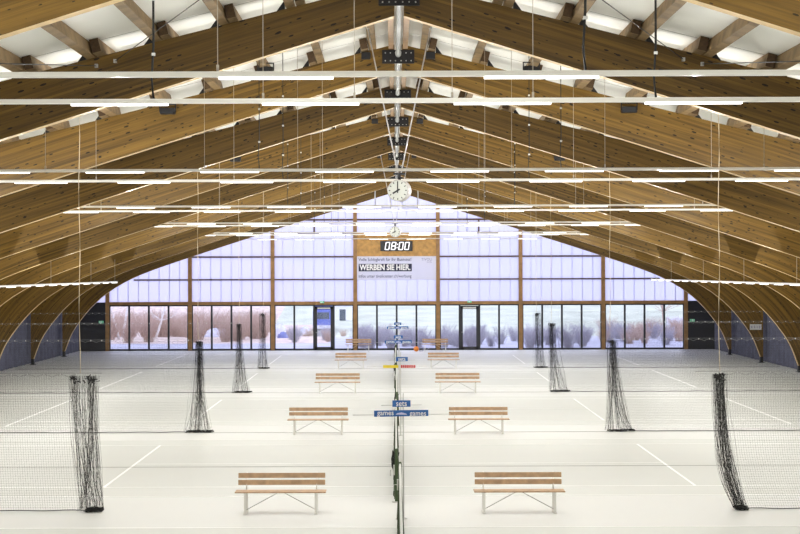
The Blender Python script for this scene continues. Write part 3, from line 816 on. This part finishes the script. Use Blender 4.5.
scoreboard(59.75, 'games', 'third blue tennis score counter, lower of the two in front of the glazing')
scoreboard(74.75, 'games', 'farthest blue tennis score counter, upper of the two in front of the glazing')

# balls by the end wall
q = MB(); prof = [(.15 * math.sin(math.pi * k / 12) + 1e-4, .15 - .15 * math.cos(math.pi * k / 12)) for k in range(13)]
q.lathe(prof, 'orange', 20, Matrix.Translation((X(416, 91.6), 91.6, .0))); tag(q.build('ball'), 'orange ball on the floor left of the right-hand rear bench', 'ball')
q = MB(); M4 = Matrix.Translation((X(421, 91.8), 91.8, .13)) @ Matrix.Rotation(R(80), 4, 'X')
q.lathe([(.13 + .02 * math.cos(a * math.pi / 4), .02 * math.sin(a * math.pi / 4)) for a in range(9)], 'greyprint', 20, M4)
tag(q.build('hoop'), 'small grey hoop standing beside the orange ball', 'hoop')

# ================================================================ outdoors
def hillz(x, y):
    t_ = max(0, min(1, (y - 165) / 130)); s_ = t_ * t_ * (3 - 2 * t_)
    d_ = max(0, min(1, (y - 112) / 40)); d_ = d_ * d_ * (3 - 2 * d_)
    return -.12 - 1.6 * d_ + 13.0 * s_ + .35 * math.sin(x * .13 + y * .05) * t_ * 2
b = MB(); nx, ny = 48, 50
vs_ = [[(-110 + 220 * i / nx, 93.6 + 190 * j / ny, hillz(-110 + 220 * i / nx, 93.6 + 190 * j / ny)) for i in range(nx + 1)] for j in range(ny + 1)]
for j in range(ny):
    for i in range(nx):
        a = vs_[j][i]; yy = a[1]; m_ = 'earth' if (a[0] < -9.0 * yy / 115 and yy > 104) else ('pave' if yy < 116 else 'grass')
        b.face([vs_[j][i], vs_[j][i + 1], vs_[j + 1][i + 1], vs_[j + 1][i]], m_, smooth=True)
tag(b.build('ground_outside'), kind='structure')
def shrub_mesh(seed, m, n=85, h=2.6, spread=.75):
    rnd = random.Random(seed); b = MB()
    for k in range(n):
        a = rnd.uniform(0, 6.28); r0 = rnd.uniform(0, .45); p = Vector((r0 * math.cos(a), r0 * math.sin(a) * .8, 0))
        d = Vector((math.cos(a) * rnd.uniform(.1, .7) * spread / 1.3, math.sin(a) * rnd.uniform(.1, .7) * spread / 1.3, 1)).normalized(); L_ = rnd.uniform(.5, 1) * h
        pts = [p]
        for j in range(4):
            d = (d + Vector((rnd.uniform(-.2, .2), rnd.uniform(-.2, .2), 0))).normalized(); p = p + d * L_ / 4; pts.append(p)
        b.tube(pts, .01, m, 3, cap=False, rr=[.018, .014, .011, .008, .005])
        for t2 in range(4):
            q0 = pts[rnd.randrange(1, 4)]; dd = (d + Vector((rnd.uniform(-.9, .9), rnd.uniform(-.9, .9), rnd.uniform(-.1, .4)))).normalized()
            b.tube([q0, q0 + dd * rnd.uniform(.3, .8)], .007, m, 3, cap=False)
    return b
sh = {}
for nm, m_, s_ in (('brown', 'twig', 1), ('brown2', 'twig', 2), ('pale', 'twigpale', 3)):
    sh[nm] = shrub_mesh(s_, m_).build('bare_shrub')
used = set(); rnd = random.Random(5)
def put(kind, x, y, sc, lab, grp):
    o = sh[kind]
    if kind in used: o = o.copy(); COL.objects.link(o)
    used.add(kind); o.location = (x, y, hillz(x, y) - .03); o.rotation_euler = (0, 0, rnd.uniform(0, 6.28)); o.scale = (sc * 1.15, sc * 1.15, sc)
    tag(o, lab, 'shrub', grp)
placed = []; shrubs = []
def scatter(n, xr, yr, kinds, scr, desc, grp):
    for k in range(n):
        for tr_ in range(80):
            y = rnd.uniform(*yr); x = rnd.uniform(*xr) * y / 93; sc_ = rnd.uniform(*scr)
            if all((x - a) ** 2 + (y - c) ** 2 > (.95 * (sc_ + d)) ** 2 for a, c, d in placed): break
        else: continue
        placed.append((x, y, sc_)); shrubs.append((y, x, sc_, rnd.choice(kinds), desc, grp))
scatter(64, (-17, -7.6), (106, 150), ('brown', 'brown2'), (.6, 1.0), 'reddish brown', 'brown shrubs outside on the left')
scatter(14, (-7, -2.6), (104, 140), ('pale', 'brown'), (.3, .5), 'low', 'low shrubs outside by the left glass door')
scatter(50, (-2.4, 12), (97, 108), ('pale',), (.42, .62), 'pale', 'pale hedge shrubs outside')
scatter(22, (12, 17), (101, 118), ('brown', 'pale'), (.4, .65), 'bare', 'shrubs outside on the right')
shrubs.sort(key=lambda t_: t_[0]); seen_ = {}
NTH = ['first', 'second', 'third', 'fourth', 'fifth', 'sixth', 'seventh', 'eighth', 'ninth', 'tenth', 'eleventh', 'twelfth']
for y, x, sc_, kd, desc, grp in shrubs:
    xw = CAMX + (x - CAMX) * WALLY / y                  # where it shows through the glazing
    bay = max(0, min(6, int((xw + 17.05) / 4.87))); pane = max(0, min(3, int((xw + 17.05 - 4.87 * bay) / 1.2175)))
    r_ = seen_.get((bay, pane), 0); seen_[(bay, pane)] = r_ + 1
    put(kd, x, y, sc_, '%s shrub outside behind the %s pane of the %s bay from left, %s' % (desc, NTH[pane], NTH[bay], 'nearest' if r_ == 0 else NTH[min(r_, 11)] + ' nearest'), grp)

def tree(x, y, h_, m, lab, lean=0, n=26, seed=1, name='bare_tree'):
    rnd2 = random.Random(seed); z = hillz(x, y); o = empty(name, (x, y, z - .05))
    q = MB(); tr = [(lean * j / 6 + .05 * math.sin(j), 0, h_ * j / 6) for j in range(7)]; q.tube(tr, .1, m, 8, rr=[.10, .09, .08, .065, .05, .03, .012]); q.build('trunk', o)
    q = MB()
    for k in range(n):
        j = rnd2.randrange(2, 6); p = Vector(tr[j]); a = rnd2.uniform(0, 6.28); d = Vector((math.cos(a), math.sin(a), rnd2.uniform(.2, .9))).normalized(); L_ = rnd2.uniform(.5, 1.6) * h_ / 6
        p2 = p + d * L_; d2 = (d + Vector((rnd2.uniform(-.4, .4), rnd2.uniform(-.4, .4), .2))).normalized(); p3 = p2 + d2 * L_ * .8
        q.tube([p, p2, p3], .02, m, 4, rr=[.022, .012, .005])
        for t2 in range(4):
            d3 = (d2 + Vector((rnd2.uniform(-.7, .7), rnd2.uniform(-.7, .7), rnd2.uniform(-.2, .5)))).normalized(); q.tube([p2, p2 + d3 * L_ * .7], .005, m, 3, cap=False)
    q.build('branches', o); tag(o, lab, 'tree')
tree(X(119, 112), 112, 6.5, 'birch', 'pale birch outside the leftmost bay, leaning left', -1.9, seed=2, name='birch_tree')
tree(X(122, 116), 116, 6.5, 'birch', 'pale birch outside the leftmost bay, leaning right', 1.0, seed=3, name='birch_tree')
tree(X(155, 113), 113, 4.0, 'birch', 'short pale birch outside the second pair of panes from the left', 1.2, seed=4, name='birch_tree')
tree(X(664, 118), 118, 5.5, 'twig', 'bare brown tree outside the rightmost glazed bay', -.4, seed=5, n=40)

# blue truck
ty = 166; tx = X(323, ty); tk = empty('truck', (tx, ty, hillz(tx, ty)), 0)
q = MB(); q.box((-1.05, 0, 1.0), (.9, 6, 3.1), 'truckblue'); q.build('cargo_box', tk, .03)
q = MB(); q.box((-1.0, -1.6, .55), (.85, -.1, 2.3), 'truckblue'); q.box((-.85, -1.63, 1.4), (.7, -1.58, 2.1), 'carglass'); q.box((-1.0, -1.66, .4), (.85, -1.5, .75), 'tarp'); q.build('cab', tk, .05)
for xx in (-1.02, .72):
    for yy in (-.8, 3.8, 5.0):
        q = MB(); q.lathe([(.001, -.1), (.42, -.1), (.42, .1), (.001, .1)], 'tyre', 18, Matrix.Translation((xx + .08, yy, .42)) @ Matrix.Rotation(R(90), 4, 'Y')); q.build('wheel', tk)
tag(tk, 'blue truck parked on the bank behind the left glass door', 'truck')
# cars
def car(px, y, rz, paint, lab):
    x = X(px, y); o = empty('car', (x, y, hillz(x, y)), rz)
    prof = [(-2.1, .35), (2.1, .35), (2.15, .75), (1.95, .95), (1.15, 1.02), (.55, 1.45), (-1.0, 1.48), (-1.75, 1.05), (-2.12, .95)]
    q = MB(); q.prism(prof, -.85, .85, paint); q.build('body', o, .06)
    q = MB(); q.prism([(1.05, 1.04), (.52, 1.40), (-.95, 1.42), (-1.55, 1.06)], -.87, .87, 'carglass'); q.build('windows', o)
    for xx in (-1.35, 1.35):
        for yy in (-.78, .78):
            q = MB(); q.lathe([(.001, -.1), (.33, -.1), (.33, .1), (.001, .1)], 'tyre', 18, Matrix.Translation((xx, yy, .33)) @ Matrix.Rotation(R(90), 4, 'X')); q.build('wheel', o)
    tag(o, lab, 'car', 'parked cars outside')
car(677, 124, R(82), 'carpaint', 'pale car parked outside the rightmost glazed bay')
# tarpaulin covered pile
def pile(px, y, rx, rz_, m, lab, cat='pile'):
    x = X(px, y); q = MB(); rnd3 = random.Random(px); n = 20
    prof = [(rx * math.cos(t_ * math.pi / 16) ** .8 + .001, rz_ * math.sin(t_ * math.pi / 16)) for t_ in range(9)]
    q.lathe(prof, m, n, Matrix.Translation((x, y, hillz(x, y) - .05)))
    q.v = [(a + rnd3.uniform(-.06, .06), b_ + rnd3.uniform(-.06, .06), c + rnd3.uniform(-.05, .05)) for a, b_, c in q.v]
    tag(q.build('covered_pile'), lab, cat)
pile(279, 116, .55, 1.05, 'tarp', 'rounded heap under a pale sheet, outside left of the glass door')
pile(283, 114, .4, .45, 'tarpblue', 'low heap under a blue sheet in front of the pale one')
pile(217, 118, 1.0, .7, 'tarp', 'low pale heap outside the second glazed bay from the left')
pile(305, 158, .6, .9, 'tarp', 'small white heap outside just left of the glass door')
q = MB(); x = X(648, 118); q.box((x - .28, 118, -.1), (x + .28, 118.5, .75), 'board'); q.box((x - .3, 117.98, .7), (x + .3, 118.52, .76), 'white')
tag(q.build('storage_box'), 'small tan box outside the third pane of the rightmost bay', 'box')
sh_ = empty('shed', (X(342, 182), 182, hillz(X(342, 182), 182) - .1))
q = MB(); q.box((-1.1, 0, 0), (1.1, 3, 1.7), 'white'); q.build('walls', sh_)
q = MB(); q.prism([(-1.25, 1.7), (1.25, 1.7), (0, 2.3)], -.15, 3.15, 'tarp'); q.build('roof', sh_)
q = MB(); q.box((-.3, -.04, 0), (.4, 0, 1.4), 'carglass'); q.build('door', sh_)
tag(sh_, 'small white shed outside, far behind, right of the left glass door', 'shed')
